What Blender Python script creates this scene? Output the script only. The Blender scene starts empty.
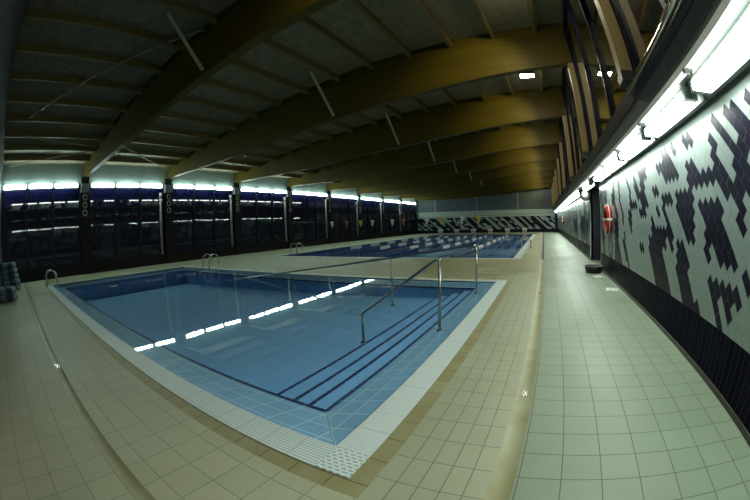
import bpy, math, random
from mathutils import Vector, Matrix
random.seed(7)
S = bpy.context.scene
COL = S.collection
R = math.radians

# ------------------------------------------------------------------ helpers
class MB:
    """collects shapes, builds ONE mesh object"""
    def __init__(s): s.v, s.f, s.m = [], [], []
    def face(s, pts, m=0):
        b = len(s.v); s.v += [tuple(p) for p in pts]; s.f.append(tuple(range(b, b + len(pts)))); s.m.append(m); return s
    def box(s, x0, x1, y0, y1, z0, z1, m=0):
        b = len(s.v)
        s.v += [(x, y, z) for z in (z0, z1) for y in (y0, y1) for x in (x0, x1)]
        for q in ((0, 2, 3, 1), (4, 5, 7, 6), (0, 1, 5, 4), (2, 6, 7, 3), (0, 4, 6, 2), (1, 3, 7, 5)):
            s.f.append(tuple(b + i for i in q)); s.m.append(m)
        return s
    def prism(s, poly, axis, a, b_, m=0):
        """poly: 2D outline; axis 'y' -> (x,z) outline extruded in y; 'x' -> (y,z); 'z' -> (x,y)"""
        n = len(poly); b = len(s.v)
        def P(p, t):
            return (p[0], t, p[1]) if axis == 'y' else (t, p[0], p[1]) if axis == 'x' else (p[0], p[1], t)
        s.v += [P(p, a) for p in poly] + [P(p, b_) for p in poly]
        s.f.append(tuple(range(b, b + n))); s.m.append(m)
        s.f.append(tuple(range(b + 2 * n - 1, b + n - 1, -1))); s.m.append(m)
        for i in range(n):
            j = (i + 1) % n
            s.f.append((b + i, b + n + i, b + n + j, b + j)); s.m.append(m)
        return s
    def tube(s, pts, r, n=8, m=0, closed=False):
        pts = [Vector(p) for p in pts]; k = len(pts); b = len(s.v)
        prev = None
        for i, p in enumerate(pts):
            if closed: d = pts[(i + 1) % k] - pts[i - 1]
            elif i == 0: d = pts[1] - p
            elif i == k - 1: d = p - pts[i - 1]
            else: d = (pts[i + 1] - p).normalized() + (p - pts[i - 1]).normalized()
            d.normalize()
            if prev is None:
                a = Vector((0, 0, 1)) if abs(d.z) < .9 else Vector((1, 0, 0))
                e = d.cross(a).normalized()
            else:
                e = (prev - d * prev.dot(d)).normalized()
            prev = e; g = d.cross(e)
            for q in range(n):
                t = 2 * math.pi * q / n
                s.v.append(tuple(p + e * (r * math.cos(t)) + g * (r * math.sin(t))))
        rng = k if closed else k - 1
        for i in range(rng):
            for q in range(n):
                a0 = b + i * n; a1 = b + ((i + 1) % k) * n
                s.f.append((a0 + q, a0 + (q + 1) % n, a1 + (q + 1) % n, a1 + q)); s.m.append(m)
        if not closed:
            s.f.append(tuple(b + q for q in range(n - 1, -1, -1))); s.m.append(m)
            s.f.append(tuple(b + (k - 1) * n + q for q in range(n))); s.m.append(m)
        return s
    def lathe(s, prof, c, n=20, m=0, axis='z'):
        """prof: list of (radius, height)"""
        b = len(s.v)
        for r, h in prof:
            for q in range(n):
                t = 2 * math.pi * q / n; u, w = r * math.cos(t), r * math.sin(t)
                o = (u, w, h) if axis == 'z' else (h, u, w) if axis == 'x' else (u, h, w)
                s.v.append((c[0] + o[0], c[1] + o[1], c[2] + o[2]))
        for i in range(len(prof) - 1):
            for q in range(n):
                s.f.append((b + i * n + q, b + i * n + (q + 1) % n, b + (i + 1) * n + (q + 1) % n, b + (i + 1) * n + q)); s.m.append(m)
        s.f.append(tuple(b + q for q in range(n - 1, -1, -1))); s.m.append(m)
        s.f.append(tuple(b + (len(prof) - 1) * n + q for q in range(n))); s.m.append(m)
        return s
    def build(s, name, mats, parent=None, smooth=False, off=None, bevel=0):
        me = bpy.data.meshes.new(name)
        o0 = Vector(off) if off is not None else Vector((0, 0, 0))
        if parent is not None and off is None: o0 = wl(parent)
        me.from_pydata([tuple(Vector(p) - o0) for p in s.v], [], s.f)
        if not isinstance(mats, (list, tuple)): mats = [mats]
        for mt in mats: me.materials.append(mt)
        me.polygons.foreach_set('material_index', s.m)
        if smooth: me.polygons.foreach_set('use_smooth', [True] * len(s.f))
        me.update()
        o = bpy.data.objects.new(name, me); COL.objects.link(o)
        if parent is not None: o.parent = parent
        elif off is not None: o.location = o0
        if bevel:
            bm = o.modifiers.new('bevel', 'BEVEL'); bm.width = bevel; bm.segments = 2; bm.limit_method = 'ANGLE'
        return o

def wl(o):
    v = Vector(o.location)
    while o.parent is not None:
        o = o.parent; v += o.location
    return v
def tag(o, label=None, cat=None, group=None, kind=None):
    if label: o['label'] = label
    if cat: o['category'] = cat
    if group: o['group'] = group
    if kind: o['kind'] = kind
    return o
def thing(name, label, cat, loc, group=None, kind=None):
    o = bpy.data.objects.new(name, None); COL.objects.link(o); o.location = loc
    o.empty_display_size = .1
    return tag(o, label, cat, group, kind)
def copy_tree(o, loc, label, group=None):
    c = o.copy(); COL.objects.link(c); c.location = loc; c['label'] = label
    if group: c['group'] = group
    for ch in list(o.children):
        d = ch.copy(); COL.objects.link(d); d.parent = c
        for g in list(ch.children):
            e = g.copy(); COL.objects.link(e); e.parent = d
    return c
ORD = ['first', 'second', 'third', 'fourth', 'fifth', 'sixth', 'seventh', 'eighth', 'ninth', 'tenth', 'eleventh', 'twelfth', 'thirteenth',
       'fourteenth', 'fifteenth', 'sixteenth', 'seventeenth', 'eighteenth', 'nineteenth', 'twentieth', 'twenty first', 'twenty second',
       'twenty third', 'twenty fourth', 'twenty fifth', 'twenty sixth', 'twenty seventh', 'twenty eighth', 'twenty ninth', 'thirtieth']

# ------------------------------------------------------------------ materials
def newmat(name):
    m = bpy.data.materials.new(name); m.use_nodes = True
    nt = m.node_tree; return m, nt, nt.nodes['Principled BSDF']
def noise_col(nt, c1, c2, scale, detail=3, vec=None, stretch=None):
    N, L = nt.nodes, nt.links
    tc = N.new('ShaderNodeTexCoord'); src = tc.outputs['Object']
    if stretch:
        mp = N.new('ShaderNodeMapping'); mp.inputs['Scale'].default_value = stretch; L.new(src, mp.inputs['Vector']); src = mp.outputs[0]
    n = N.new('ShaderNodeTexNoise'); n.inputs['Scale'].default_value = scale; n.inputs['Detail'].default_value = detail
    L.new(src, n.inputs['Vector'])
    r = N.new('ShaderNodeValToRGB'); r.color_ramp.elements[0].position = .3; r.color_ramp.elements[1].position = .7
    r.color_ramp.elements[0].color = (*c1, 1); r.color_ramp.elements[1].color = (*c2, 1)
    L.new(n.outputs['Fac'], r.inputs[0]); return r.outputs[0], n
def mat(name, c, rough=.5, c2=None, scale=4, metal=0, spec=.5, stretch=None, bump=0):
    m, nt, b = newmat(name)
    o, n = noise_col(nt, c, c2 or tuple(x * .85 for x in c), scale, stretch=stretch)
    nt.links.new(o, b.inputs['Base Color'])
    b.inputs['Roughness'].default_value = rough; b.inputs['Metallic'].default_value = metal
    b.inputs['Specular IOR Level'].default_value = spec
    if bump:
        bp = nt.nodes.new('ShaderNodeBump'); bp.inputs['Strength'].default_value = bump; bp.inputs['Distance'].default_value = .01
        nt.links.new(n.outputs['Fac'], bp.inputs['Height']); nt.links.new(bp.outputs[0], b.inputs['Normal'])
    return m
def emit(name, c, s):
    m = bpy.data.materials.new(name); m.use_nodes = True; nt = m.node_tree
    nt.nodes.remove(nt.nodes['Principled BSDF'])
    e = nt.nodes.new('ShaderNodeEmission'); e.inputs[0].default_value = (*c, 1); e.inputs[1].default_value = s
    nt.links.new(e.outputs[0], nt.nodes['Material Output'].inputs[0]); return m
def tiles(name, c1, c2, grout, w, h, mortar=.006, rough=.35, stain=None, swap=False, offx=0, offy=0, stain_scale=.8, spec=.4):
    """square-laid floor tiles in object space, x/y plane (swap: x/z, etc. through mapping)"""
    m, nt, b = newmat(name); N, L = nt.nodes, nt.links
    tc = N.new('ShaderNodeTexCoord'); mp = N.new('ShaderNodeMapping'); mp.inputs['Location'].default_value = (offx, offy, 0)
    L.new(tc.outputs['Object'], mp.inputs['Vector'])
    br = N.new('ShaderNodeTexBrick'); br.offset = 0; br.squash = 1
    br.inputs['Scale'].default_value = 1; br.inputs['Mortar Size'].default_value = mortar; br.inputs['Mortar Smooth'].default_value = .1
    br.inputs['Brick Width'].default_value = w; br.inputs['Row Height'].default_value = h; br.inputs['Bias'].default_value = 0
    br.inputs['Color1'].default_value = (*c1, 1); br.inputs['Color2'].default_value = (*c2, 1); br.inputs['Mortar'].default_value = (*grout, 1)
    L.new(mp.outputs[0], br.inputs['Vector'])
    n = N.new('ShaderNodeTexNoise'); n.inputs['Scale'].default_value = stain_scale; n.inputs['Detail'].default_value = 5
    L.new(tc.outputs['Object'], n.inputs['Vector'])
    r = N.new('ShaderNodeValToRGB'); r.color_ramp.elements[0].position = .35; r.color_ramp.elements[1].position = .7
    r.color_ramp.elements[0].color = (*(stain or (.82, .82, .78)), 1); r.color_ramp.elements[1].color = (1, 1, 1, 1)
    L.new(n.outputs['Fac'], r.inputs[0])
    mx = N.new('ShaderNodeMixRGB'); mx.blend_type = 'MULTIPLY'; mx.inputs[0].default_value = 1
    L.new(br.outputs['Color'], mx.inputs[1]); L.new(r.outputs[0], mx.inputs[2])
    L.new(mx.outputs[0], b.inputs['Base Color'])
    mr = N.new('ShaderNodeMapRange'); mr.inputs[1].default_value = .35; mr.inputs[2].default_value = .65
    mr.inputs[3].default_value = rough; mr.inputs[4].default_value = rough + .2
    L.new(n.outputs['Fac'], mr.inputs[0]); L.new(mr.outputs[0], b.inputs['Roughness'])
    b.inputs['Specular IOR Level'].default_value = spec
    bp = N.new('ShaderNodeBump'); bp.inputs['Strength'].default_value = .35; bp.inputs['Distance'].default_value = .004; bp.invert = True
    L.new(br.outputs['Fac'], bp.inputs['Height']); L.new(bp.outputs[0], b.inputs['Normal'])
    return m
def clear(name, tint, gcol, ior, bump=0, bscale=3, rough=0.0, gain=1.0, stretch=(1, 1, 1)):
    """thin clear sheet: tinted see-through + Fresnel mirror"""
    m = bpy.data.materials.new(name); m.use_nodes = True; nt = m.node_tree; N, L = nt.nodes, nt.links
    N.remove(N['Principled BSDF'])
    t = N.new('ShaderNodeBsdfTransparent'); t.inputs[0].default_value = (*tint, 1)
    g = N.new('ShaderNodeBsdfGlossy'); g.inputs['Color'].default_value = (*gcol, 1); g.inputs['Roughness'].default_value = rough
    fr = N.new('ShaderNodeFresnel')
    ge = N.new('ShaderNodeNewGeometry'); mr = N.new('ShaderNodeMapRange')      # same mirror strength on both faces of the sheet
    mr.inputs[3].default_value = ior; mr.inputs[4].default_value = 1 / ior
    L.new(ge.outputs['Backfacing'], mr.inputs[0]); L.new(mr.outputs[0], fr.inputs['IOR'])
    mu = N.new('ShaderNodeMath'); mu.operation = 'MULTIPLY'; mu.inputs[1].default_value = gain; mu.use_clamp = True
    L.new(fr.outputs[0], mu.inputs[0])
    mx = N.new('ShaderNodeMixShader'); L.new(mu.outputs[0], mx.inputs[0]); L.new(t.outputs[0], mx.inputs[1]); L.new(g.outputs[0], mx.inputs[2])
    L.new(mx.outputs[0], N['Material Output'].inputs[0])
    if bump:
        tc = N.new('ShaderNodeTexCoord'); mp = N.new('ShaderNodeMapping'); mp.inputs['Scale'].default_value = stretch
        L.new(tc.outputs['Object'], mp.inputs[0])
        n = N.new('ShaderNodeTexNoise'); n.inputs['Scale'].default_value = bscale; n.inputs['Detail'].default_value = 1.5
        L.new(mp.outputs[0], n.inputs['Vector'])
        bp = N.new('ShaderNodeBump'); bp.inputs['Strength'].default_value = 1; bp.inputs['Distance'].default_value = bump
        L.new(n.outputs['Fac'], bp.inputs['Height']); L.new(bp.outputs[0], g.inputs['Normal']); L.new(bp.outputs[0], fr.inputs['Normal'])
    return m
def wave_bands(name, c1, c2, scale, direction, rough=.6, dist=0.0, sharp=.5):
    m, nt, b = newmat(name); N, L = nt.nodes, nt.links
    tc = N.new('ShaderNodeTexCoord'); w = N.new('ShaderNodeTexWave'); w.bands_direction = direction
    w.inputs['Scale'].default_value = scale; w.inputs['Distortion'].default_value = dist; w.inputs['Detail'].default_value = 3
    L.new(tc.outputs['Object'], w.inputs['Vector'])
    n = N.new('ShaderNodeTexNoise'); n.inputs['Scale'].default_value = 5; n.inputs['Detail'].default_value = 6
    L.new(tc.outputs['Object'], n.inputs['Vector'])
    r = N.new('ShaderNodeValToRGB'); r.color_ramp.elements[0].color = (*c1, 1); r.color_ramp.elements[1].color = (*c2, 1)
    r.color_ramp.elements[0].position = max(0, sharp - .25); r.color_ramp.elements[1].position = min(1, sharp + .25)
    L.new(w.outputs['Fac'], r.inputs[0])
    mx = N.new('ShaderNodeMixRGB'); mx.blend_type = 'OVERLAY'; mx.inputs[0].default_value = .6
    L.new(r.outputs[0], mx.inputs[1]); L.new(n.outputs['Fac'], mx.inputs[2]); L.new(mx.outputs[0], b.inputs['Base Color'])
    b.inputs['Roughness'].default_value = rough
    return m

DECK1, DECK2, GROUT = (.42, .455, .335), (.39, .425, .31), (.15, .16, .12)
M = {}
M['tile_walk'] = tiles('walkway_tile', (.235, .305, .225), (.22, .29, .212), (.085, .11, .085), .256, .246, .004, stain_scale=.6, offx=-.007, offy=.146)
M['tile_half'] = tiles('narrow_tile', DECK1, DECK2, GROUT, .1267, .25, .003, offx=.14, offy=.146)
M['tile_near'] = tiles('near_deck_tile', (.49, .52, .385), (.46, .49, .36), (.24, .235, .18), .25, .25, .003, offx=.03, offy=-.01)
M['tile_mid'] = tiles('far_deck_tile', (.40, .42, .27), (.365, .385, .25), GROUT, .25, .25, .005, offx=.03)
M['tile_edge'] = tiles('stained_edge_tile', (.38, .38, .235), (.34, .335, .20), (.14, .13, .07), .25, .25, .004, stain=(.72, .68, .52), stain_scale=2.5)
M['drain'] = mat('drain_channel_tile', (.25, .25, .12), .4, (.36, .375, .25), 2.2)
M['drain_dark'] = mat('drain_slot_dark', (.03, .03, .02), .5)
M['tile_white'] = mat('wall_tile_white', (.25, .31, .295), .35, (.23, .285, .27), 8)
M['tile_black'] = mat('wall_tile_navy', (.006, .006, .016), .3, (.010, .010, .026), 8)
M['tile_black'].node_tree.nodes['Principled BSDF'].inputs['IOR'].default_value = 1.2
M['wallgrout'] = mat('wall_grout', (.17, .17, .18), .7)
M['base_tile'] = tiles('base_tile', (.006, .006, .014), (.012, .011, .022), (.06, .06, .07), .6, .1, .003, rough=.3)
M['base_tile'].node_tree.nodes['Principled BSDF'].inputs['IOR'].default_value = 1.2
M['base_tile'].node_tree.nodes['Principled BSDF'].inputs['Specular IOR Level'].default_value = .06
M['wall_white'] = mat('wall_paint_white', (.20, .26, .235), .6, (.185, .24, .215), 2)
M['wall_left'] = mat('window_head_paint', (.22, .27, .26), .6, (.19, .24, .23), 2)
M['soffit'] = mat('soffit_paint', (.012, .022, .017), .5, (.011, .020, .015), 1.5)
M['reflector'] = mat('reflector_grey', (.09, .10, .105), .5)
M['holder'] = mat('lamp_holder_green', (.25, .33, .28), .5)
M['far_panel'] = wave_bands('far_wall_panel', (.075, .10, .125), (.085, .115, .14), 12, 'X', .6)
M['near_wall'] = mat('near_wall_paint', (.05, .055, .06), .7)
M['deckwood'] = wave_bands('roof_board', (.155, .13, .075), (.235, .20, .125), 4.5, 'Y', .7, 1.5)
M['beam'] = mat('glulam_beam', (.098, .072, .011), .5, (.075, .054, .008), 3, spec=.15, stretch=(.25, 1, 4))
M['purlin'] = mat('purlin_timber', (.19, .14, .05), .55, (.15, .11, .04), 3, stretch=(3, .3, 3))
M['post'] = mat('timber_post', (.36, .26, .11), .5, (.30, .21, .08), 3, stretch=(3, 3, .4))
M['brace'] = mat('brace_paint', (.30, .28, .17), .5)
M['steel'] = mat('brushed_steel', (.55, .58, .56), .25, (.45, .48, .47), 20, metal=1)
M['darksteel'] = mat('handrail_steel', (.34, .36, .35), .28, (.28, .30, .29), 20, metal=1)
M['frame_blue'] = mat('window_frame_navy', (.006, .0065, .020), .45, spec=.2)
M['plinth'] = mat('plinth_dark', (.006, .006, .009), .5, (.004, .004, .006), 3, spec=.2)
M['pillar'] = mat('pillar_dark', (.006, .006, .007), .5, spec=.2)
M['capital'] = mat('pillar_capital', (.20, .25, .29), .5)
M['pole'] = mat('pale_downpipe', (.34, .33, .32), .4)
M['ring'] = mat('ring_metal', (.42, .44, .43), .3, metal=.6)
M['tray'] = wave_bands('ribbed_panel', (.055, .06, .06), (.12, .13, .125), 6, 'Y', .45, 0, .3)
M['lintel_dark'] = mat('lintel_dark', (.03, .035, .05), .3)
M['chrome'] = mat('chrome_rail', (.7, .68, .62), .12, metal=1)
M['lip'] = mat('white_lip', (.85, .9, .88), .4)
M['housing'] = mat('light_housing', (.30, .33, .31), .5)
M['tube_l'] = emit('tube_glow_left', (.74, 1.0, .88), 26)
M['tube_r'] = emit('tube_glow_right', (.90, 1.0, .90), 26)
M['flood'] = emit('flood_glow', (1.0, .97, .74), 150)
M['lamp_dark'] = mat('lamp_housing', (.05, .05, .05), .4)
M['globe'] = emit('globe_glow', (.85, 1.0, .85), 2.0)
M['glass'] = clear('window_glass', (.85, .88, .92), (.95, 1, 1), 1.5, gain=.7)
M['glass_clere'] = clear('clerestory_glass', (.8, .85, .9), (1, 1, 1), 1.9, gain=2.6)
M['transom'] = None
M['water_s'] = clear('small_pool_water', (.88, .96, 1.0), (1, 1, 1), 1.33, bump=.0012, bscale=1.2, gain=1.0)
M['water_l'] = clear('lap_pool_water', (.8, .92, 1.0), (1, 1, 1), 1.33, bump=.005, bscale=1.6, gain=1.0)
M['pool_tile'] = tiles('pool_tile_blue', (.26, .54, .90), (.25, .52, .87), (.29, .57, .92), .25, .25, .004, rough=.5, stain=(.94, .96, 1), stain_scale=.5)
M['pool_side'] = tiles('pool_side_shaded', (.14, .34, .70), (.13, .32, .67), (.17, .38, .73), .25, .25, .004, rough=.5)  # darker copy of the pool tile, shade of the sides in its colour
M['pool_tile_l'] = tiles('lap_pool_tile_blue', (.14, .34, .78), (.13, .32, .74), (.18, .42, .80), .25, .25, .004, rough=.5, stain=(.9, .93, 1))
M['pool_ledge'] = tiles('ledge_tile', (.30, .53, .76), (.27, .49, .72), (.55, .74, .82), .25, .1875, .007, rough=.4, stain=(.95, .97, 1), offx=-.01, offy=-.01)
M['ledge_y'] = tiles('ledge_tile_side', (.30, .53, .76), (.27, .49, .72), (.55, .74, .82), .1725, .25, .007, rough=.4, stain=(.95, .97, 1), offx=1.147, offy=-.01)
M['nosing'] = tiles('nosing_tile_navy', (.012, .03, .14), (.016, .036, .16), (.07, .16, .34), .25, .25, .012, rough=.4)
M['lane_line'] = mat('lane_line_tile', (.01, .02, .09), .4)
M['grate'] = None
M['corner'] = None
M['red'] = mat('lifebuoy_red', (.30, .028, .018), .5, spec=.2)
M['rope_white'] = mat('rope_white', (.6, .6, .58), .6)
M['rope_blue'] = mat('lane_float_blue', (.02, .05, .13), .45)
M['rope_pale'] = mat('lane_float_pale', (.22, .30, .36), .45)
M['float_white'] = mat('lane_float_white', (.75, .82, .84), .4)  # white sections of the lane ropes
M['black'] = mat('black_rubber', (.008, .008, .009), .45)
M['paper'] = mat('white_sheet', (.6, .66, .6), .6)
M['flag_y'] = mat('pennant_yellow', (.55, .42, .04), .6)
M['flag_w'] = mat('pennant_white', (.65, .68, .66), .6)
M['flag_o'] = mat('pennant_orange', (.45, .16, .04), .6)
M['block'] = mat('starting_block', (.40, .33, .34), .5)
M['block_top'] = mat('starting_block_top', (.62, .66, .66), .4)

def slats_mat(name, base, dark, axis, period, sep_axis, sep):
    """white plastic grating: dark slots with plain joints"""
    m, nt, b = newmat(name); N, L = nt.nodes, nt.links
    tc = N.new('ShaderNodeTexCoord'); sx = N.new('ShaderNodeSeparateXYZ'); L.new(tc.outputs['Object'], sx.inputs[0])
    def frac(out, per):
        d = N.new('ShaderNodeMath'); d.operation = 'DIVIDE'; d.inputs[1].default_value = per; L.new(out, d.inputs[0])
        f = N.new('ShaderNodeMath'); f.operation = 'FRACT'; L.new(d.outputs[0], f.inputs[0]); return f.outputs[0]
    def less(o, v):
        l = N.new('ShaderNodeMath'); l.operation = 'LESS_THAN'; l.inputs[1].default_value = v; L.new(o, l.inputs[0]); return l.outputs[0]
    a = less(frac(sx.outputs[axis], period), .36)
    c = less(frac(sx.outputs[sep_axis], sep), .03)
    mxm = N.new('ShaderNodeMath'); mxm.operation = 'MAXIMUM'; L.new(a, mxm.inputs[0]); L.new(c, mxm.inputs[1])
    mx = N.new('ShaderNodeMixRGB'); mx.inputs[1].default_value = (*base, 1); mx.inputs[2].default_value = (*dark, 1)
    L.new(mxm.outputs[0], mx.inputs[0]); L.new(mx.outputs[0], b.inputs['Base Color']); b.inputs['Roughness'].default_value = .4
    return m
WH = (.72, .84, .84)
M['grate_x'] = slats_mat('gutter_grating_front', WH, (.40, .52, .54), 'Y', .026, 'X', .25)
M['grate_y'] = slats_mat('gutter_grating_side', WH, (.50, .62, .63), 'Y', .026, 'Y', .25)
M['grate_far'] = mat('gutter_far', (.60, .72, .72), .45)
def corner_mat():
    m, nt, b = newmat('gutter_corner_tile'); N, L = nt.nodes, nt.links
    tc = N.new('ShaderNodeTexCoord')
    br = N.new('ShaderNodeTexBrick'); br.offset = .5; br.inputs['Scale'].default_value = 1; br.inputs['Brick Width'].default_value = .05
    br.inputs['Row Height'].default_value = .03; br.inputs['Mortar Size'].default_value = .009
    br.inputs['Color1'].default_value = (.30, .42, .44, 1); br.inputs['Color2'].default_value = (.36, .48, .5, 1); br.inputs['Mortar'].default_value = (*WH, 1)
    L.new(tc.outputs['Object'], br.inputs['Vector']); L.new(br.outputs['Color'], b.inputs['Base Color']); b.inputs['Roughness'].default_value = .4
    return m
M['corner'] = corner_mat()

# ------------------------------------------------------------------ main dimensions (metres)
H = 1.4                      # eye height
XW = 1.78                    # tiled wall on the right
XL = -17.0                   # window wall on the left
YN, YF = -.85, 44.3          # near and far wall
XG = 1.3                     # clerestory plane above the right wall
PY = [3.9 + 5 * k for k in range(9)]          # pillars and beams
A = dict(x0=-14.35, x1=-.90, y0=1.26, y1=8.32)  # foreground pool, outer gutter edge
B = dict(x0=-13.3, x1=-.93, y0=13.1, y1=38.2)   # lap pool
DECKZ = [(-17.6, 5.02), (-15, 5.24), (-13, 5.48), (-10, 5.86), (-7.2, 6.18), (-4.7, 6.44), (-2, 6.62), (0, 6.76), (1.35, 6.86)]
BOTZ = [(-17.0, 4.47), (-15, 4.44), (-13, 4.43), (-11, 4.45), (-9.5, 4.53), (-8, 4.64), (-6, 4.80), (-4.5, 4.95), (-3.3, 5.08), (-1.6, 5.26), (0, 5.43), (1.3, 5.56)]
def lerp(tab, x):
    for (a, za), (b, zb) in zip(tab, tab[1:]):
        if x <= b: return za + (zb - za) * (x - a) / (b - a)
    return tab[-1][1]

# ------------------------------------------------------------------ setting: floor
fl = MB()
def rect(x0, x1, y0, y1, m, z=0): fl.face([(x0, y0, z), (x1, y0, z), (x1, y1, z), (x0, y1, z)], m)
DX0, DX1 = -.15, -.01          # drain channel on the right
DY0, DY1 = .27, .37            # drain channel on the near deck
EW = .13
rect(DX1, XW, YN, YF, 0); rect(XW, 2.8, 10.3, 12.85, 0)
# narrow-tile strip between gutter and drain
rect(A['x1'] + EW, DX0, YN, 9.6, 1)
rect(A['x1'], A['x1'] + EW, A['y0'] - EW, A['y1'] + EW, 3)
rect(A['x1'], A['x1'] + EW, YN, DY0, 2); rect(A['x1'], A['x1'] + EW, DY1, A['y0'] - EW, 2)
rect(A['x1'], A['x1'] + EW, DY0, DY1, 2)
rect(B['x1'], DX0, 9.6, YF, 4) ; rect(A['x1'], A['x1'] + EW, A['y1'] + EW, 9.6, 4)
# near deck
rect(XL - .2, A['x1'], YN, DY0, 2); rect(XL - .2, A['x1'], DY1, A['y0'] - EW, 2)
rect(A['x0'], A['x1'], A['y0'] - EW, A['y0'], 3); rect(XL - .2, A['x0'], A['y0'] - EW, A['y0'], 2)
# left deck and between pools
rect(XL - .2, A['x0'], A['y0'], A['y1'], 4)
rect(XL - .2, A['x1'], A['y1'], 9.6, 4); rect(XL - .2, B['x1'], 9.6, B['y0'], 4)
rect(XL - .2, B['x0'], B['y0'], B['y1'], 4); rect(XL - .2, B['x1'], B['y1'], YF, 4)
o = fl.build('floor', [M['tile_walk'], M['tile_half'], M['tile_near'], M['tile_edge'], M['tile_mid']]); tag(o, kind='structure')

def channel(name, label, p0, p1, w, along, cuts):
    t = thing(name, label, 'drain', ((p0[0] + p1[0]) / 2, (p0[1] + p1[1]) / 2, 0))
    def strip(a, b, mt, nm):
        m = MB(); k = 8
        for i in range(k):
            u0, u1 = i / k, (i + 1) / k
            z0, z1 = -.012 * math.sin(math.pi * u0), -.012 * math.sin(math.pi * u1)
            if along == 'y': m.face([(p0[0] + w * u0, a, z0), (p0[0] + w * u1, a, z1), (p0[0] + w * u1, b, z1), (p0[0] + w * u0, b, z0)])
            else: m.face([(a, p0[1] + w * u0, z0), (b, p0[1] + w * u0, z0), (b, p0[1] + w * u1, z1), (a, p0[1] + w * u1, z1)])
        m.build(nm, mt, t, smooth=True)
    for a, b, mt, nm in cuts: strip(a, b, mt, nm)
    return t
t = channel('drain_channel', 'long shallow yellowish drain channel running along the walkway beside the pools', (DX0, YN), (DX0, YF), DX1 - DX0, 'y',
        [(YN, 9.6, M['drain'], 'channel'), (9.6, 13.0, M['tile_mid'], 'channel'), (13.0, YF, M['drain_dark'], 'channel')])
for y in (2.62, 6.9): MB().box(-.10, -.06, y, y + .10, -.0115, -.006).build('glint_plate', M['steel'], t)  # bright steel plates added as the wet glints in the channel
t = channel('drain_channel', 'shallow yellowish drain channel crossing the near deck in front of the small pool', (XL, DY0), (A['x1'], DY0), DY1 - DY0, 'x',
        [(XL, A['x1'], M['drain'], 'channel')])
g = MB()
g.box(-4.58, -4.46, .29, .35, -.0115, -.006)  # steel plate added where the wet near channel glints
g.build('glint_plate', M['steel'], t)

# ------------------------------------------------------------------ pools
def frame_rect(m, o_, i_, z0, z1, mi):
    """sloped ring between outer rect o_ (x0,x1,y0,y1) at z0 and inner rect i_ at z1; mi = materials front, right, back, left"""
    ox0, ox1, oy0, oy1 = o_; ix0, ix1, iy0, iy1 = i_
    m.face([(ox0, oy0, z0), (ox1, oy0, z0), (ix1, iy0, z1), (ix0, iy0, z1)], mi[0])
    m.face([(ox1, oy0, z0), (ox1, oy1, z0), (ix1, iy1, z1), (ix1, iy0, z1)], mi[1])
    m.face([(ox1, oy1, z0), (ox0, oy1, z0), (ix0, iy1, z1), (ix1, iy1, z1)], mi[2])
    m.face([(ox0, oy1, z0), (ox0, oy0, z0), (ix0, iy0, z1), (ix0, iy1, z1)], mi[3])
GW = .25
P = thing('swimming_pool', 'small rectangular blue pool in the foreground with entry steps and white gutter', 'pool', ((A['x0'] + A['x1']) / 2, (A['y0'] + A['y1']) / 2, 0))
ax0, ax1, ay0, ay1 = A['x0'] + GW, A['x1'] - GW, A['y0'] + GW, A['y1'] - GW
lx0, lx1, ly0, ly1 = ax0 + .15, -1.64, 2.07, ay1 - .09     # inner edge of the shallow ledge
ZL = -.15
def zf(x): return -.43 - .026 * (-2.5 - x)
b = MB()
frame_rect(b, (ax0, ax1, ay0, ay1), (ax0, ax1, ay0, ay1), -.005, -.04, [0] * 4)
b2 = MB(); frame_rect(b2, (ax0, ax1, ay0, ay1), (lx0, lx1, ly0, ly1), -.03, ZL, [0, 1, 0, 1])
b.face([(lx0, ly0, zf(lx0)), (lx1, ly0, zf(lx1)), (lx1, ly1, zf(lx1)), (lx0, ly1, zf(lx0))])
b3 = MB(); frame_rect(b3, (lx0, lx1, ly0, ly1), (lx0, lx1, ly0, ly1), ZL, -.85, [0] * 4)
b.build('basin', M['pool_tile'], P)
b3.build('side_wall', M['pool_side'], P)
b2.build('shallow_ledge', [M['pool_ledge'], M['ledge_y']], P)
m = MB(); m.tube([(ax1, ay0, -.03), (lx1, ly0, ZL + .002)], .006, 6); m.build('mitre_joint', M['grate_far'], P)
m = MB()
m.box(lx0, lx1 + .02, ly0 - .02, ly0 + .022, ZL - .03, ZL + .006); m.box(lx1 - .02, lx1 + .02, ly0, ly1, ZL - .03, ZL + .006)
m.box(lx0, lx1, ly1 - .02, ly1 + .02, ZL - .03, ZL + .006)
m.build('edge_line', M['nosing'], P)
for k, (xs, z) in enumerate(((-1.92, -.22), (-2.20, -.29), (-2.53, -.36))):
    prevx = (-1.64, -1.92, -2.20)[k]
    st = MB().box(xs, prevx, ly0, ly1 - .02, -.8, z).build('step', M['pool_tile'], P)
    MB().box(xs - .018, xs + .02, ly0, ly1 - .02, z - .03, z + .006).build('step_nosing', M['nosing'], st)
g = MB()
g.box(A['x0'] + GW, ax1, A['y0'], ay0, -.04, .004)
g.build('gutter_grating', M['grate_x'], P)
MB().box(ax1, A['x1'], ay0, ay1, -.04, .004).build('gutter_grating', M['grate_y'], P)
MB().box(ax0, ax1, ay1, A['y1'], -.04, .004).build('gutter_grating', M['grate_far'], P)
MB().box(A['x0'], ax0, A['y0'], A['y1'], -.04, .004).build('gutter_grating', M['grate_far'], P)
MB().box(ax1 + .003, A['x1'], A['y0'], ay0 - .003, -.04, .006).build('corner_tile', M['corner'], P)
MB().box(ax1, A['x1'], ay1, A['y1'], -.04, .004).build('corner_tile', M['grate_far'], P)
MB().face([(ax0, ay0, -.022), (ax1, ay0, -.022), (ax1, ay1, -.022), (ax0, ay1, -.022)]).build('water', M['water_s'], P)

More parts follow.
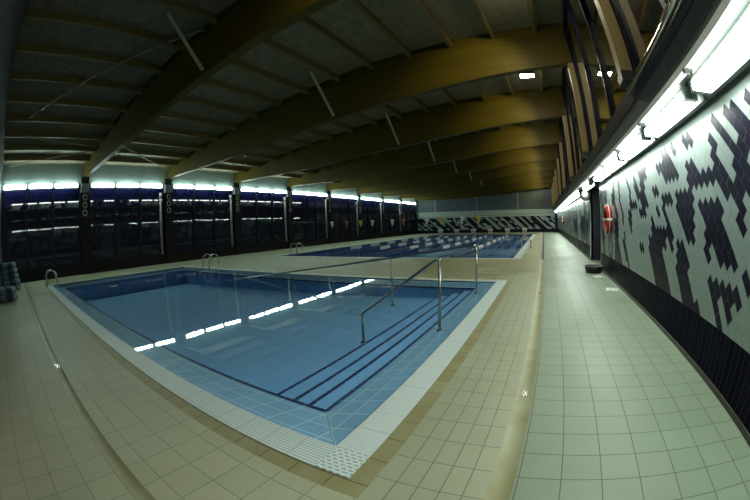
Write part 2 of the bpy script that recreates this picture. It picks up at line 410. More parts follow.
Q = thing('swimming_pool', 'long lap pool with dark lane lines beyond the small pool', 'pool', ((B['x0'] + B['x1']) / 2, (B['y0'] + B['y1']) / 2, 0))
bx0, bx1, by0, by1 = B['x0'] + .3, B['x1'] - .3, B['y0'] + .3, B['y1'] - .3
b = MB(); frame_rect(b, (bx0, bx1, by0, by1), (bx0, bx1, by0, by1), 0, -1.5, [0] * 4)
b.face([(bx0, by0, -1.5), (bx1, by0, -1.5), (bx1, by1, -1.5), (bx0, by1, -1.5)]); b.build('basin', M['pool_tile_l'], Q)
LANES = [-2.72, -4.80, -6.88, -8.85, -10.9, -12.6]
ROPES = [-3.75, -5.83, -7.88, -9.85, -12.0]
for k in range(5):
    xc = LANES[k]
    MB().box(xc - .14, xc + .14, by0 + 1.5, by1 - 1.5, -1.499, -1.49).box(xc - .6, xc + .6, by0 + 1.4, by0 + 1.6, -1.499, -1.489).build('lane_line', M['lane_line'], Q)
MB().box(B['x0'], B['x1'], B['y0'], by0, -.04, .004).build('gutter_grating', M['grate_far'], Q)
MB().box(bx1, B['x1'], by0, by1, -.04, .004).build('gutter_grating', M['grate_far'], Q)
MB().box(B['x0'], B['x1'], by1, B['y1'], -.04, .004).build('gutter_grating', M['grate_far'], Q)
MB().box(B['x0'], bx0, by0, by1, -.04, .004).build('gutter_grating', M['grate_far'], Q)
MB().face([(bx0, by0, -.03), (bx1, by0, -.03), (bx1, by1, -.03), (bx0, by1, -.03)]).build('water', M['water_l'], Q)

def lane_rope(x, label):
    t = thing('lane_rope', label, 'lane rope', (x, by0, -.01), 'lane ropes of the lap pool')
    MB().tube([(x, by0, -.0), (x, by1, -.0)], .012, 6).build('cable', M['lamp_dark'], t)
    y, k = by0 + .15, 0
    segs = [(by0 + .15, 19.0, 0)]
    y = 19.0
    while y < 34:
        segs.append((y, y + 1.40, 1)); segs.append((y + 1.42, y + 2.70, 0)); y += 2.72
    segs.append((y, by1 - .15, 0))
    for a, c, white in segs:
        m = MB(); n = max(2, int((c - a) / .14)); prof = []
        for q in range(n):
            u0 = (c - a) * q / n; d = (c - a) / n
            prof += [(.03, u0), (.075, u0 + d * .15), (.075, u0 + d * .85), (.03, u0 + d * .99)]
        m.lathe(prof, (x, a, 0), 10, axis='y')
        m.build('pale_floats' if white else 'dark_floats', M['float_white'] if white else M['rope_blue'], t)
    return t
r0 = None
for k, x in enumerate(ROPES):
    lab = 'floating white and blue lane rope, %s from the right side of the lap pool' % ORD[k]
    if r0 is None: r0 = lane_rope(x, lab)
    else: copy_tree(r0, (x, by0, -.01), lab)

# handrails at the steps
def handrail(name, label, posts, pts, r=.022):
    t = thing(name, label, 'handrail', posts[0][0])
    m = MB(); m.tube(pts, r, 12); m.build('rail', M['darksteel'], t, smooth=True)
    for (bs, top) in posts:
        MB().tube([bs, top], r, 12).build('post', M['darksteel'], t, smooth=True)
        MB().lathe([(.05, 0), (.05, .012), (.028, .03)], bs, 16).build('base_flange', M['steel'], t, smooth=True)
    MB().lathe([(r * 1.0, -.02), (r * 1.25, 0), (r * 1.0, .022), (.006, .03)], (pts[0][0], pts[0][1], pts[0][2]), 12).build('end_cap', M['steel'], t, smooth=True)
    return t
handrail('pool_handrail', 'short steel handrail slanting down over the pool steps nearest the camera',
    [((-1.43, 4.5, -.11), (-1.43, 4.5, .90)), ((-2.68, 4.5, -.432), (-2.68, 4.5, .05))],
    [(-1.43, 4.5, .90), (-1.46, 4.5, .905), (-1.50, 4.5, .885), (-2.655, 4.5, .075), (-2.675, 4.5, .055), (-2.68, 4.5, .03)])
handrail('pool_handrail', 'long steel handrail with posts sloping along the far ramp of the small pool',
    [((-1.42, 7.02, -.08), (-1.42, 7.02, .92)), ((-3.36, 7.02, -.45), (-3.36, 7.02, .645))],
    [(-1.42, 7.02, .92), (-1.47, 7.02, .925), (-1.55, 7.02, .905), (-3.36, 7.02, .65), (-6.74, 7.02, .19), (-8.9, 7.02, -.12), (-9.3, 7.02, -.2)])

def ladder(label, loc, rz, group='pool ladders'):
    t = thing('pool_ladder', label, 'ladder', loc, group); t.rotation_euler.z = rz
    for s in (-.25, .25):
        pts = [(s, -.30, .0), (s, -.30, .36)]
        for k in range(9):
            a = math.pi * k / 8; pts.append((s, -.06 - .24 * math.cos(a), .36 + .20 * math.sin(a)))
        pts += [(s, .20, .1), (s, .24, -.3), (s, .24, -.9)]
        m = MB(); m.tube(pts, .021, 10)
        ra = m.build('side_rail', M['steel'], t, smooth=True, off=(0, 0, 0)); ra.location = (0, 0, 0)
        fl_ = MB().lathe([(.045, .005), (.045, .02), (.025, .03)], (s, -.30, 0), 12).build('base_flange', M['steel'], ra, off=(0, 0, 0))
    for z in (-.2, -.48, -.76):
        m = MB(); m.box(-.25, .25, .2, .28, z, z + .025); r_ = m.build('rung', M['steel'], t, off=(0, 0, 0)); r_.location = (0, 0, 0)
    return t
ladder('steel pool ladder at the small pool corner nearest the dark windows', (-14.05, 1.56, .004), 0)
ladder('steel pool ladder on the far edge of the small pool', (-12.1, 8.24, .004), R(180))
ladder('steel ladder on the right edge of the lap pool beside the walkway', (-1.03, 18.4, .004), R(90))
ladder('steel ladder on the window side of the lap pool', (-13.2, 15.2, .004), R(-90))

# ------------------------------------------------------------------ right wall: mosaic of slanted tiles
def mosaic(nrow, ncol, seed, dens=1.0):
    rnd = random.Random(seed)
    g = [[0] * ncol for _ in range(nrow)]
    j = -14.0
    while j < ncol + 4:
        pos = j; w = rnd.choice([1, 1, 2, 2]); mode = rnd.choice([0, 1])
        r0 = 0 if rnd.random() < .75 else rnd.randint(1, 5)
        for i in range(nrow):
            if rnd.random() < .33: mode = 1 - mode
            if rnd.random() < .40: w = min(4, max(1, w + rnd.choice([-1, -1, -1, 1, 1])))
            if rnd.random() < .06: w = min(4, w + 2)
            if i >= r0:
                for q in range(w):
                    c = int(round(pos)) + q
                    if 0 <= c < ncol and not (rnd.random() < .05): g[i][c] = 1
            pos += (0, 1)[mode] if mode else 0
        j += rnd.choice([3, 3, 4, 4, 5]) / dens
    return g
C = .1414
TILE0, TILE1 = .50, 2.34
def clip(poly, k, v, keep_less):
    out = []
    for a, b in zip(poly, poly[1:] + poly[:1]):
        ia, ib = (a[k] <= v) == keep_less, (b[k] <= v) == keep_less
        if ia: out.append(a)
        if ia != ib:
            t = (v - a[k]) / (b[k] - a[k]); out.append((a[0] + (b[0] - a[0]) * t, a[1] + (b[1] - a[1]) * t))
    return out
NR = 15
def tile_wall(name, x, y0, y1, seed, override=None):
    """10 x 20 cm tiles laid at 45 degrees in half bond"""
    ncol = int((y1 - y0) / C) + NR + 4
    g = mosaic(NR, ncol, seed)
    for (i, j), d in (override or {}).items():
        if 0 <= i < NR and 0 <= j < ncol: g[i][j] = d
    m = MB()
    m.box(x, x + .12, y0, y1, 0, 2.60, 2)
    h = C / 2
    for i in range(NR):
        for j in range(ncol):
            py, pz = y0 + (j - i) * C, TILE1 + C - i * C       # topmost corner
            q = [(py, pz), (py + h, pz - h), (py + h - C, pz - h - C), (py - C, pz - C)]
            cy, cz = sum(p[0] for p in q) / 4, sum(p[1] for p in q) / 4
            q = [(cy + (a - cy) * .975, cz + (b - cz) * .975) for a, b in q]
            for k, v, l in ((0, y0, False), (0, y1, True), (1, TILE0, False), (1, TILE1, True)):
                if q: q = clip(q, k, v, l)
            if len(q) < 3: continue
            m.face([(x - .003, p[0], p[1]) for p in q], 1 if g[i][j] else 0)
    yy = y0
    while yy < y1:
        y2 = min(yy + C, y1)
        m.face([(x - .0035, yy, TILE0), (x - .0035, yy, .05), (x - .0035, y2, .05), (x - .0035, y2, TILE0)], 3)
        yy += C
    m.face([(x - .002, y0, 2.60), (x - .002, y0, TILE1), (x - .002, y1, TILE1), (x - .002, y1, 2.60)], 4)
    o = m.build(name, [M['tile_white'], M['tile_black'], M['wallgrout'], M['base_tile'], M['wall_white']])
    tag(o, kind='structure'); return o
# the dark and pale tiles of the stretch nearest the camera
NEAR = [
'                     ..............................',
'                       .##.#....##..#.##......####...',
'                        ##.#.#........#####....###..#.',
'                          ##..#...##..####.......##.##.',
'                           ##.#######........##...####...',
'                            ####.....####.###.....###..###',
'                             .#..####.####...#.#....###....',
'                               #..###..###...#....#.........',
'                               ...####..##...#######.........',
'                                ..###.#....##.#.######........',
'                                 #.........###....#####..##....',
'                                  .#####....###...#####.........',
'                                  ...#.#....###...#####..........',
'                                   ....#...####...#####...........',
'                                   .......####...#######...........',
]
OVR = {(i, j): (1 if ch == '#' else 0) for i, r in enumerate(NEAR) for j, ch in enumerate(r) if ch != ' '}
tile_wall('wall_right', XW, YN, 10.3, 11, OVR)
PATCH = {}
for i in range(NR):                                  # one tall dark patch just past the recess
    for j in range(60):
        cy, cz = 12.8 + (j - i) * C - C / 4, TILE1 + C - i * C - .75 * C
        if 14.7 < cy + .25 * (1.1 - cz) < 15.9 and .66 < cz < 1.65: PATCH[i, j] = 1
tile_wall('wall_right', XW, 12.8, YF, 23, PATCH)
for bxs in ((2.68, 2.8, 10.3, 12.85), (XW + .12, 2.8, 10.2, 10.3)):
    tag(MB().box(*bxs, 0, 2.6).build('wall_right', M['wall_white']), kind='structure')
m = MB(); m.box(XW + .005, 2.8, 12.8, 12.92, 0, 2.6)
tag(m.build('wall_right', tiles('jamb_tile', (.005, .005, .012), (.008, .007, .018), (.03, .03, .04), .2, .2, .006, rough=.3)), kind='structure')
# skirting
m = MB(); m.box(XW - .02, XW, YN, 10.3, 0, .05); m.box(XW - .02, XW, 12.8, YF, 0, .05)
tag(m.build('baseboard_right', mat('skirting_tile', (.07, .055, .05), .4)), kind='structure')
m = MB(); m.box(XW - .015, XW + .015, 10.28, 10.31, .05, 2.5); m.box(XW - .012, XW + .03, 12.775, 12.80, .05, 2.5); 
tag(m.build('trim_1', mat('corner_profile', (.42, .48, .47), .35)), kind='structure')

# soffit, lintel, clerestory
m = MB(); m.box(XG + .015, 2.8, YN, YF, 2.52, 2.60); tag(m.build('trim_2', M['soffit']), kind='structure')
m = MB(); m.box(XG - .012, XG + .055, YN, YF, 2.495, 2.55); tag(m.build('trim_3', M['lip']), kind='structure')
m = MB(); m.box(XG, XG + .12, YN, YF, 2.55, 2.76); tag(m.build('trim_4', M['tray']), kind='structure')
m = MB(); m.box(XG - .02, XG + .12, YN, YF, 2.76, 2.97); tag(m.build('trim_5', M['lintel_dark']), kind='structure')
br_label = 'small dark clip on the white lip under the right hand glazing'
for k in range(5):
    y = .7 + k * 1.6
    m = MB(); m.box(XG - .02, XG + .06, y, y + .05, 2.465, 2.497); m.tube([(XG + .03, y + .025, 2.49), (XG + .06, y + .025, 2.45)], .012, 6)
    o = m.build('cable_clip', M['lamp_dark'], off=(XG, y, 2.49)); tag(o, 'small dark clip under the right hand white lip, %s from the camera' % ORD[k], 'clip', 'dark clips under the white lip')
# chrome rail segment on the sill
t = thing('sill_rail', 'polished chrome tube along the sill of the right hand high windows', 'rail', (XG - .06, 2.2, 2.86))
MB().tube([(XG - .07, YN, 2.87), (XG - .07, 4.0, 2.87)], .04, 12).build('tube', M['chrome'], t, smooth=True)
for y in (.2, 1.6, 3.0, 3.95): MB().box(XG - .07, XG - .018, y, y + .03, 2.855, 2.885).build('bracket', M['chrome'], t)
ys = [-.62] + PY + [YF]
nwin = 0
for k in range(len(ys) - 1):
    a, c = ys[k] + (.13 if k else 0), ys[k + 1] - .13
    if c - a < 1: continue
    nwin += 1
    w = thing('window_%d' % nwin, None, None, (XG + .05, (a + c) / 2, 2.97), kind='structure')
    f = MB(); z0, z1 = 2.97, 6.75
    f.box(XG + .03, XG + .11, a, c, z0, z0 + .08); f.box(XG + .03, XG + .11, a, c, z1 - .08, z1)
    f.box(XG + .03, XG + .11, a, a + .07, z0, z1); f.box(XG + .03, XG + .11, c - .07, c, z0, z1)
    f.build('frame', M['frame_blue'], w)
    n = 3
    for q in range(1, n):
        y = a + (c - a) * q / n
        MB().box(XG + .02, XG + .11, y - .045, y + .045, z0, z1).build('mullion', M['frame_blue'], w)
    for q in range(n):
        y0_, y1_ = a + (c - a) * q / n, a + (c - a) * (q + 1) / n
        MB().face([(XG + .08, y0_ + .03, z0 + .05), (XG + .08, y1_ - .03, z0 + .05), (XG + .08, y1_ - .03, z1 - .05), (XG + .08, y0_ + .03, z1 - .05)]).build('pane', M['glass_clere'], w)
m = MB(); m.box(XG + .02, XG + .14, YN, YF, 6.75, 6.95); tag(m.build('trim_6', M['lintel_dark']), kind='structure')

# ------------------------------------------------------------------ left window wall
m = MB(); m.box(XL - .15, XL + .0, YN, YF, 4.10, 5.22); tag(m.build('wall_left', M['wall_left']), kind='structure')
m = MB(); m.box(XL - .2, XL - .03, YN, YF, 0, .5); m.box(XL - .2, XL + .0, YN, YF, .46, .52); tag(m.build('trim_7', M['plinth']), kind='structure')
wb = [YN] + PY
def leftwin(a, c):
    global nwin
    nwin += 1
    w = thing('window_%d' % nwin, None, None, (XL - .1, (a + c) / 2, .52), kind='structure')
    f = MB()
    f.box(XL - .14, XL - .06, a, c, .52, .60); f.box(XL - .14, XL - .04, a, c, 2.98, 3.06); f.box(XL - .14, XL - .04, a, c, 3.90, 4.10)
    f.box(XL - .14, XL - .06, a, a + .06, .52, 4.1); f.box(XL - .14, XL - .06, c - .06, c, .52, 4.1)
    f.build('frame', M['frame_blue'], w)
    n = 3
    for q in range(1, n):
        y = a + (c - a) * q / n
        MB().box(XL - .15, XL - .03, y - .05, y + .05, .52, 3.95).build('mullion', M['frame_blue'], w)
    for q in range(n):
        y0_, y1_ = a + (c - a) * q / n + .03, a + (c - a) * (q + 1) / n - .03
        MB().face([(XL - .115, y0_, .56), (XL - .115, y1_, .56), (XL - .075, y1_, 3.0), (XL - .075, y0_, 3.0)]).build('pane', M['glass'], w)  # leaned in a little to set the height of the mirrored tubes
        # upper panes tilted in at the top to raise the mirrored row of tubes
        MB().face([(XL - .11, y0_, 3.05), (XL - .11, y1_, 3.05), (XL - .04, y1_, 3.92), (XL - .04, y0_, 3.92)]).build('tilted_pane', M['transom'], w)
def transom_mat():
    m, nt, b = newmat('transom_tube_glow'); N, L = nt.nodes, nt.links
    o, n = noise_col(nt, (.010, .011, .060), (.0015, .0015, .010), .9)  # blue patches painted in as the glow of the tubes above
    L.new(o, b.inputs['Base Color']); b.inputs['Roughness'].default_value = .0; b.inputs['Specular IOR Level'].default_value = .7
    return m
M['transom'] = transom_mat()
for k in range(len(wb)):
    a = wb[k] + (.28 if k else .0); c = (wb[k + 1] - .28) if k + 1 < len(wb) else YF - .1
    if c - a > 1: leftwin(a, c)
m = MB(); m.box(XL - .7, XL - .6, YN, YF, -.3, 4.2)   # nothing lit outside: the night is the world
# pillars with ring fittings
def pillar(y, label):
    t = thing('window_pillar', label, 'pillar', (XL - .0, y, 0), 'pillars of the window wall')
    MB().box(XL - .2, XL + .06, y - .27, y + .27, 0, 3.72).build('shaft', M['pillar'], t)
    MB().box(XL - .2, XL + .10, y - .24, y + .24, 3.72, 4.14).build('capital', M['capital'], t)
    MB().box(XL - .2, XL + .02, y - .22, y + .22, 4.14, 4.46).build('neck', M['pillar'], t)
    for z in (3.50, 3.14, 2.78):
        pts = [(XL + .075, y + .105 * math.cos(q * math.pi / 8), z + .13 * math.sin(q * math.pi / 8)) for q in range(16)]
        MB().tube(pts, .022, 6, closed=True).build('ring_fitting', M['ring'], t, smooth=True)
    return t
p0 = pillar(PY[0], 'dark window pillar with three rings, nearest the camera')
for k, y in enumerate(PY[1:]):
    copy_tree(p0, (XL, y, 0), 'dark window pillar with three rings, %s from the camera' % ORD[k + 1])
t0 = thing('downpipe', 'pale vertical pipe before the window pillar, nearest of its row', 'pipe', (XL + .02, PY[1] - .50, .52), 'pale pipes of the window wall')
MB().tube([(XL + .02, PY[1] - .50, .52), (XL + .02, PY[1] - .50, 3.7)], .065, 10).build('pipe', M['pole'], t0, smooth=True)
for zc in (2.05, 3.45): MB().box(XL - .06, XL + .09, PY[1] - .57, PY[1] - .43, zc, zc + .05).build('pipe_clamp', M['lamp_dark'], t0)
for k, y in enumerate(PY[2:8]):
    copy_tree(t0, (XL + .02, y - .50, .52), 'pale vertical pipe before the window pillar, %s of its row' % ORD[k + 1])

# ------------------------------------------------------------------ far and near walls
m = MB()
m.box(XL - .2, 2.8, YF, YF + .15, 0, 7.0, 2)
rnd = random.Random(5); cw = .30; rz = .27
g = [[0] * 90 for _ in range(6)]
j = 0
while j < 88:
    on, offn = rnd.choice([1, 2, 2, 3]), rnd.choice([1, 1, 2, 2])
    for i in range(6):
        for q in range(on + offn):
            if j + q < 90: g[i][j + q] = (q < on) ^ (rnd.random() < .14)
    j += on + offn
for i in range(6):
    zt = 2.02 - i * rz; zb = zt - rz
    for j in range(80):
        xa = XL + .1 + j * cw - 3.0 + i * cw
        pts = [(xa + cw, zb), (xa + 2 * cw, zb), (xa + cw, zt), (xa, zt)]
        if pts[0][0] < XL or pts[1][0] > XW: continue
        m.face([(p[0], YF - .004, p[1]) for p in pts], 1 if g[i][(79 - j)] else 0)
m.face([(XL, YF - .005, .02), (XW, YF - .005, .02), (XW, YF - .005, .42), (XL, YF - .005, .42)], 1)
m.face([(XL, YF - .004, 2.02), (XW, YF - .004, 2.02), (XW, YF - .004, 2.85), (XL, YF - .004, 2.85)], 2)
m.face([(XL, YF - .004, 2.85), (XW, YF - .004, 2.85), (XW, YF - .004, 6.9), (XL, YF - .004, 6.9)], 3)
tag(m.build('wall_far', [M['tile_white'], M['tile_black'], mat('far_wall_paint', (.42, .52, .50), .6), M['far_panel']]), kind='structure')
for k, x in enumerate((-14.4, -8.7, -3.3)):
    m = MB(); m.box(x - .12, x + .12, YF - .06, YF - .004, 2.85, 6.2); m.box(x - .17, x + .17, YF - .07, YF - .004, 2.80, 2.90)
    tag(m.build('trim_%d' % (8 + k), M['capital']), kind='structure')
m = MB(); m.box(XL - .2, 2.8, YN - .15, YN, 0, 7.0); tag(m.build('wall_near', M['near_wall']), kind='structure')
m = MB(); m.box(1.45, 1.78, 44.0, 44.29, 0, 2.2); tag(m.build('trim_11', M['tile_black']), kind='structure')

# ------------------------------------------------------------------ roof
m = MB()
for (a, za), (c, zc) in zip(DECKZ, DECKZ[1:]):
    m.face([(a, YN - .1, za), (a, YF + .1, za), (c, YF + .1, zc), (c, YN - .1, zc)])
    m.face([(a, YN - .1, za + .12), (c, YN - .1, zc + .12), (c, YF + .1, zc + .12), (a, YF + .1, za + .12)])
tag(m.build('ceiling', M['deckwood']), kind='structure')
prof = [(x, z) for x, z in BOTZ] + [(1.3, lerp(DECKZ, 1.3))] + [(x, z) for x, z in DECKZ[::-1] if -17 < x < 1.3] + [(-17.0, lerp(DECKZ, -17.0))]
BW = .11
bm_ = MB(); bm_.prism(prof, 'y', -BW, BW)
b0 = bm_.build('roof_beam', M['beam'], off=(0, 0, 0)); b0.location = (0, PY[0], 0)
tag(b0, 'huge laminated timber roof beam, nearest the camera at upper left', 'beam', 'laminated timber roof beams')
for k, y in enumerate(PY[1:]):
    c = b0.copy(); COL.objects.link(c); c.location = (0, y, 0)
    c['label'] = 'huge laminated timber roof beam, %s from the camera' % ORD[k + 1]
# posts in the clerestory under each beam
q0 = thing('timber_post', 'tan timber post between the right hand high windows, nearest the camera', 'post', (XG - .06, PY[0], 2.97), 'timber posts between the high windows')
MB().box(XG - .14, XG + .02, PY[0] - .10, PY[0] + .10, 2.975, lerp(BOTZ, XG)).build('shaft', M['post'], q0)
MB().box(XG - .15, XG + .03, PY[0] - .115, PY[0] + .115, 2.972, 3.10).build('shoe', M['lamp_dark'], q0)
for k, y in enumerate(PY[1:]):
    copy_tree(q0, (XG - .06, y, 2.97), 'tan timber post between the right hand high windows, %s from the camera' % ORD[k + 1])
# purlins, one timber each per bay
pb = MB(); pb.box(-.05, .05, -2.38, 2.38, -.22, .0)
src = None
bays = [YN - 2.5 + 2.26] 
xs = [-.8 - 1.255 * k for k in range(13)] + [.45]
xs = sorted(xs)
first = None
for bi in range(6):
    if bi == 0: yc, ln = (YN + PY[0]) / 2, (PY[0] - YN - .12) / 4.76
    else: yc, ln = (PY[bi - 1] + PY[bi]) / 2, 1.0
    for k, x in enumerate(xs):
        if first is None:
            first = pb.build('roof_purlin', M['purlin'], off=(0, 0, 0)); c = first
        else:
            c = first.copy(); COL.objects.link(c)
        c.location = (x, yc, lerp(DECKZ, x) - .004); c.scale = (1, ln, 1)
        sl = math.atan2(lerp(DECKZ, min(x + .4, 1.3)) - lerp(DECKZ, x - .4), .8 if x + .4 < 1.3 else 1.3 - x + .4)
        c.rotation_euler.y = -sl
        tag(c, 'slim timber purlin in the %s roof bay from the camera, %s from the windows' % (ORD[bi], ORD[k]), 'purlin', 'timber purlins under the roof boards')
# knee braces from purlin to beam foot
def bar(name, a, b_, w, label, cat, group, mt):
    m = MB(); m.tube([a, b_], w, 4 if name == 'knee_brace' else 8); o = m.build(name, mt, off=a); return tag(o, label, cat, group)
for k, y in enumerate(PY[:7]):
    bar('knee_brace', (-6.0, y - .12, 4.93), (-6.0, y - 1.32, 6.10), .055,
        'slanting pale brace from the lower edge of the %s roof beam up to a purlin' % ORD[k], 'brace', 'slanting braces between beams and purlins', M['brace'])
WB = 'thin wind bracing bars under the roof'
BARS = []
bar('wind_brace', (-11.6, .2, 5.35), (-6.2, 3.78, 6.15), .03, 'thin bracing bar crossing the dark roof bay at top left', 'brace', WB, M['brace'])
bar('wind_brace', (-12.5, .1, 5.0), (-14.1, 3.78, 5.12), .03, 'thin bracing bar reaching the nearest beam at left', 'brace', WB, M['brace'])
bar('wind_brace', (-16.9, -.5, 4.95), (-14.6, 3.6, 5.10), .03, 'thin bracing bar low over the leftmost window bay', 'brace', WB, M['brace'])
bar('wind_brace', (-12.0, 4.02, 4.75), (-16.7, 8.7, 4.85), .03, 'thin bracing bar running from the nearest beam to the second window pillar', 'brace', WB, M['brace'])

# ------------------------------------------------------------------ lights
FLOOD = 190
def ltube(y, ln, label):
    t = thing('fluorescent_light', label, 'light', (XL + .06, y, 4.06), 'fluorescent lights above the dark windows')
    MB().box(XL + .0, XL + .03, y - ln / 2, y + ln / 2, 3.96, 4.17).build('housing', M['housing'], t)
    m = MB(); m.box(XL + .03, XL + .13, y - ln / 2 + .10, y + ln / 2 - .10, 3.97, 4.14); m.build('diffuser', M['tube_l'], t)
    return t
src = None
for k in range(9):
    a = wb[k] + (.28 if k else .05); c = (wb[k + 1] if k + 1 < len(wb) else 0) - .35
    for q in range(3):
        y = a + (c - a) * (q + .5) / 3; ln = (c - a) / 3 - .03
        lab = 'glowing fluorescent light above the %s window bay from the camera, %s in its bay' % (ORD[k], ('near', 'middle', 'far')[q])
        if src is None: src = ltube(y, 1.41, lab)
        else: copy_tree(src, (XL + .06, y, 4.06), lab)
def rtube(y, label):
    t = thing('fluorescent_light', label, 'light', (1.6, y, 2.49), 'fluorescent lights along the right wall')
    MB().box(1.46, 1.62, y - .78, y + .78, 2.485, 2.52).build('housing', M['housing'], t)
    MB().box(1.42, 1.63, y - .66, y + .66, 2.395, 2.485).build('diffuser', M['tube_r'], t, bevel=.02)
    MB().box(1.635, 1.69, y - .80, y + .80, 2.40, 2.485).build('reflector', M['reflector'], t)
    for yh in (y - .75, y + .67): MB().box(1.45, 1.60, yh, yh + .08, 2.41, 2.485).build('lamp_holder', M['holder'], t)
    return t
src = None
yr = [.2 + 1.65 * k for k in range(6)]
yr2 = [14.2 + 1.61 * k for k in range(18)]
for k, y in enumerate(yr + yr2 + [11.1]):
    lab = ('glowing fluorescent light over the right tiled wall before the recess, %s from the camera' % ORD[k] if k < 6 else
           'glowing fluorescent light over the right wall beyond the recess, %s from the recess' % ORD[min(k - 6, 29)])
    if y == 11.1: lab = 'glowing fluorescent light above the dark recess opening in the right wall'
    if src is None: src = rtube(y, lab)
    else: copy_tree(src, (1.6, y, 2.49), lab)
def flood(y, label):
    x = -.05; zc = lerp(DECKZ, x)
    t = thing('floodlight', label, 'light', (x, y, zc), 'floodlights under the roof boards')
    MB().box(x - .05, x + .05, y - .05, y + .05, zc - .26, zc - .0).build('stem', M['lamp_dark'], t)
    MB().box(x - .26, x + .26, y - .15, y + .15, zc - .40, zc - .25).build('housing', M['lamp_dark'], t, bevel=.02)
    MB().box(x - .24, x + .24, y - .13, y + .13, zc - .43, zc - .34).build('lens', M['flood'], t, bevel=.02)
    li = bpy.data.lights.new('bulb', 'SPOT'); li.energy = FLOOD; li.color = (1.0, .90, .22); li.spot_size = R(72); li.spot_blend = .8; li.shadow_soft_size = .10
    lo = bpy.data.objects.new('bulb', li); COL.objects.link(lo); lo.parent = t; lo.location = (-.1, 0, -.50)
    lo.rotation_euler = Vector((-1.2, 2.4, -1.0)).to_track_quat('-Z', 'Y').to_euler()
    return t
f0 = flood(1.4, 'bright floodlight under the roof boards of the nearest bay')
for k, y in enumerate(PY[:8]):
    copy_tree(f0, (-.05, y + 2.5, lerp(DECKZ, -.05)), 'bright floodlight under the roof boards just behind the %s beam from the camera' % ORD[k])

# round lamp at the recess
t = thing('round_lamp', 'round lamp in a dark ring hanging at the recess of the right wall', 'lamp', (1.60, 12.6, 2.36))
MB().tube([(1.60 + .19 * math.cos(a * math.pi / 12), 12.6, 2.30 + .19 * math.sin(a * math.pi / 12)) for a in range(24)], .03, 8, closed=True).build('ring', M['lamp_dark'], t, smooth=True)
MB().lathe([(.18, 12.63 - 12.6), (.18, .06), (.1, .1)], (1.60, 12.6, 2.30), 20, axis='y').build('back_plate', M['housing'], t)
MB().lathe([(.02, -.09), (.07, -.07), (.10, -.03), (.11, .02)], (1.59, 12.6, 2.33), 16, axis='y').build('globe', M['globe'], t, smooth=True)

# ------------------------------------------------------------------ loose things
def lifebuoy(loc, label):
    t = thing('lifebuoy', label, 'lifebuoy', loc, 'red lifebuoys on the right wall')
    R0, r0 = .275, .075; m = MB(); n = 32; k = 12
    pts = []
    m.tube([(loc[0], loc[1] + R0 * math.cos(2 * math.pi * q / n), loc[2] + R0 * math.sin(2 * math.pi * q / n)) for q in range(n)], r0, k, closed=True)
    m.build('ring', M['red'], t, smooth=True)
    for q in range(4):
        a = math.pi / 2 * q
        mm = MB(); mm.tube([(loc[0], loc[1] + R0 * math.cos(a + d), loc[2] + R0 * math.sin(a + d)) for d in (-.10, 0, .10)], r0 + .004, 12)
        mm.build('white_band', M['rope_white'], t, smooth=True)
    rope = [(loc[0] - .02, loc[1] + (R0 + .09 + .02 * abs(math.sin(2 * a))) * math.cos(a), loc[2] + (R0 + .09 + .02 * abs(math.sin(2 * a))) * math.sin(a)) for a in [2 * math.pi * q / 32 for q in range(32)]]
    MB().tube(rope, .008, 6, closed=True).build('grab_rope', M['rope_white'], t, smooth=True)
    MB().box(loc[0], XW - .006, loc[1] - .03, loc[1] + .03, loc[2] + .16, loc[2] + .22).build('hook', M['steel'], t)
    return t
l0 = lifebuoy((XW - .10, 8.65, 1.42), 'red lifebuoy hanging on the black and white tiled wall before the recess')
copy_tree(l0, (XW - .10, 29.9, 1.40), 'distant red lifebuoy on the right wall near the far end')

t = thing('rubber_tub', 'low black oval rubber tub on the walkway just before the wall recess', 'tub', (1.47, 9.75, 0))
m = MB(); n = 28
def oval(rx, ry, z): return [(1.47 + rx * math.cos(2 * math.pi * q / n), 9.75 + ry * math.sin(2 * math.pi * q / n), z) for q in range(n)]
rings = [oval(.23, .26, .0), oval(.26, .30, .10), oval(.28, .32, .16), oval(.25, .29, .165), oval(.21, .25, .05)]
b_ = 0
for rg in rings: m.v += rg
for i in range(len(rings) - 1):
    for q in range(n): m.f.append((i * n + q, i * n + (q + 1) % n, (i + 1) * n + (q + 1) % n, (i + 1) * n + q)); m.m.append(0)
m.f.append(tuple(range(4 * n, 5 * n))); m.m.append(0); m.f.append(tuple(range(n - 1, -1, -1))); m.m.append(0)
m.build('basin', M['black'], t, smooth=True)
MB().tube(oval(.27, .31, .165), .016, 8, closed=True).build('rim', M['black'], t, smooth=True)
for k, (x, y, rz_) in enumerate(((1.50, 8.95, .3), (1.54, 7.25, -.2))):
    m = MB()
    for q in range(4):
        x0_, x1_ = -.14 + .07 * q, -.14 + .07 * (q + 1)
        z0_, z1_ = .004 + .008 * (q % 2), .004 + .008 * ((q + 1) % 2)
        m.face([(x0_, -.16, z0_), (x1_, -.16, z1_), (x1_, .16, z1_), (x0_, .16, z0_)])
    o = m.build('wet_sheet', M['paper'], off=(0, 0, 0)); o.location = (x, y, 0); o.rotation_euler.z = rz_
    tag(o, ('pale crumpled sheet on the floor beside the black tub', 'pale crumpled sheet on the walkway by the right wall, nearer the camera')[k], 'sheet', 'sheets on the walkway')

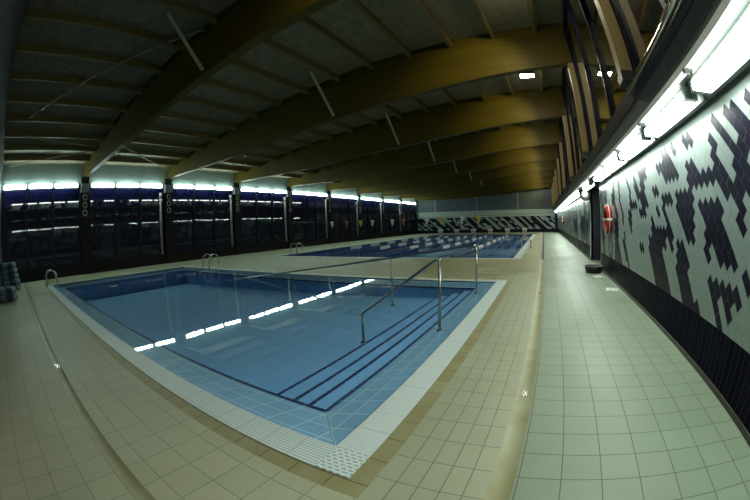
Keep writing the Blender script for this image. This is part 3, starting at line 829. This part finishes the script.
# coils of lane rope heaped in the near left corner
t_list = []
for k, (x, y, z, r) in enumerate(((-14.6, -.42, .10, .40), (-14.6, -.42, .30, .40), (-14.65, -.44, .50, .37), (-14.6, -.45, .70, .34), (-14.62, -.46, .90, .30), (-11.6, -.52, .10, .30), (-11.6, -.52, .3, .28))):
    lab = ('coil of blue and pale lane rope at the far left corner, %s from the floor' % ORD[k] if k < 5 else 'coil of blue lane rope beside the taller heap at left, %s' % ('lower', 'upper')[k - 5])
    t = thing('lane_rope_coil', lab, 'lane rope', (x, y, z), 'coils of lane rope by the near wall')
    for run in range(8):
        m = MB()
        for q in range(3 * run, 3 * run + 3):
            a = 2 * math.pi * q / 24; cx, cy = x + r * math.cos(a), y + r * math.sin(a)
            d = Vector((-math.sin(a), math.cos(a), 0)) * (r * .115)
            m.tube([(cx - d.x, cy - d.y, z), (cx + d.x, cy + d.y, z)], .098, 10)
        m.build('pale_float' if run % 2 else 'blue_float', M['rope_pale'] if run % 2 else M['rope_blue'], t, smooth=True)

# backstroke pennants
t = thing('pennant_string', 'string of small pennants stretched across the lap pool', 'pennants', (-8, 18.1, 1.7))
MB().tube([(x, 18.1, 1.70 + .0016 * ((x + 7.6) ** 2)) for x in [-16.8 + .929 * q for q in range(21)]], .008, 5).build('cord', M['lamp_dark'], t)
for k, (x, c) in enumerate(((-12.7, 'flag_w'), (-11.6, 'flag_o'), (-10.6, 'flag_y'), (-9.8, 'flag_w'), (-8.5, 'flag_w'), (-7.8, 'flag_o'), (-6.4, 'flag_w'), (-5.6, 'flag_y'), (-4.4, 'flag_w'), (-3.5, 'flag_y'))):
    z = 1.70 + .0016 * ((x + 7.6) ** 2)
    m = MB(); m.prism([(x - .13, z), (x + .13, z), (x + .02, z - .38), (x - .02, z - .38)], 'y', 18.095, 18.105)
    o = m.build('pennant', M[c], t); o['label'] = {'flag_w': 'white pennant', 'flag_y': 'yellow pennant', 'flag_o': 'orange pennant'}[c]
m = MB()
for x in (-16.8, 1.7):
    pass
# starting blocks
sb = None
for k in range(6):
    x = bx1 - (k + .5) * (bx1 - bx0) / 6
    lab = 'starting block at the far end of the lap pool, %s from the right' % ORD[k]
    if sb is None:
        sb = thing('starting_block', lab, 'starting block', (x, 38.6, 0), 'starting blocks at the far end')
        MB().prism([(38.4, 0), (38.9, 0), (38.85, .5), (38.45, .45)], 'x', x - .22, x + .22).build('pedestal', M['block'], sb)
        MB().prism([(38.3, .44), (38.9, .56), (38.9, .62), (38.3, .50)], 'x', x - .28, x + .28).build('platform', M['block_top'], sb)
        MB().tube([(x - .18, 38.36, .36), (x + .18, 38.36, .36)], .015, 8).build('grip_bar', M['steel'], sb)
    else:
        copy_tree(sb, (x, 38.6, 0), lab)

# ------------------------------------------------------------------ world and camera
w = bpy.data.worlds.new('night'); S.world = w; w.use_nodes = True
w.node_tree.nodes['Background'].inputs[0].default_value = (.010, .012, .018, 1); w.node_tree.nodes['Background'].inputs[1].default_value = .25
cam = bpy.data.cameras.new('camera'); co = bpy.data.objects.new('camera', cam); COL.objects.link(co); S.camera = co
yaw, pitch, roll, fpx = 4.91857254e-01, -7.13343853e-02, -3.90129809e-02, 348.677
cam.type = 'PANO'; cam.sensor_width = 36; cam.sensor_fit = 'HORIZONTAL'
S.render.engine = 'CYCLES'
cam.panorama_type = 'FISHEYE_EQUISOLID'
cam.fisheye_lens = fpx / 750 * 36; cam.fisheye_fov = math.pi
cam.lens = fpx / 750 * 36
cam.clip_start = .02; cam.clip_end = 300
co.matrix_world = Matrix.Translation((0, 0, H)) @ Matrix.Rotation(yaw, 4, 'Z') @ Matrix.Rotation(math.pi / 2 + pitch, 4, 'X') @ Matrix.Rotation(roll, 4, 'Z')
S.view_settings.view_transform = 'Standard'; S.view_settings.look = 'None'; S.view_settings.exposure = 0; S.view_settings.gamma = 1
S.cycles.use_denoising = True
S.cycles.max_bounces = 8; S.cycles.transparent_max_bounces = 8
S.cycles.caustics_reflective = False; S.cycles.caustics_refractive = False
S.cycles.sample_clamp_indirect = 4
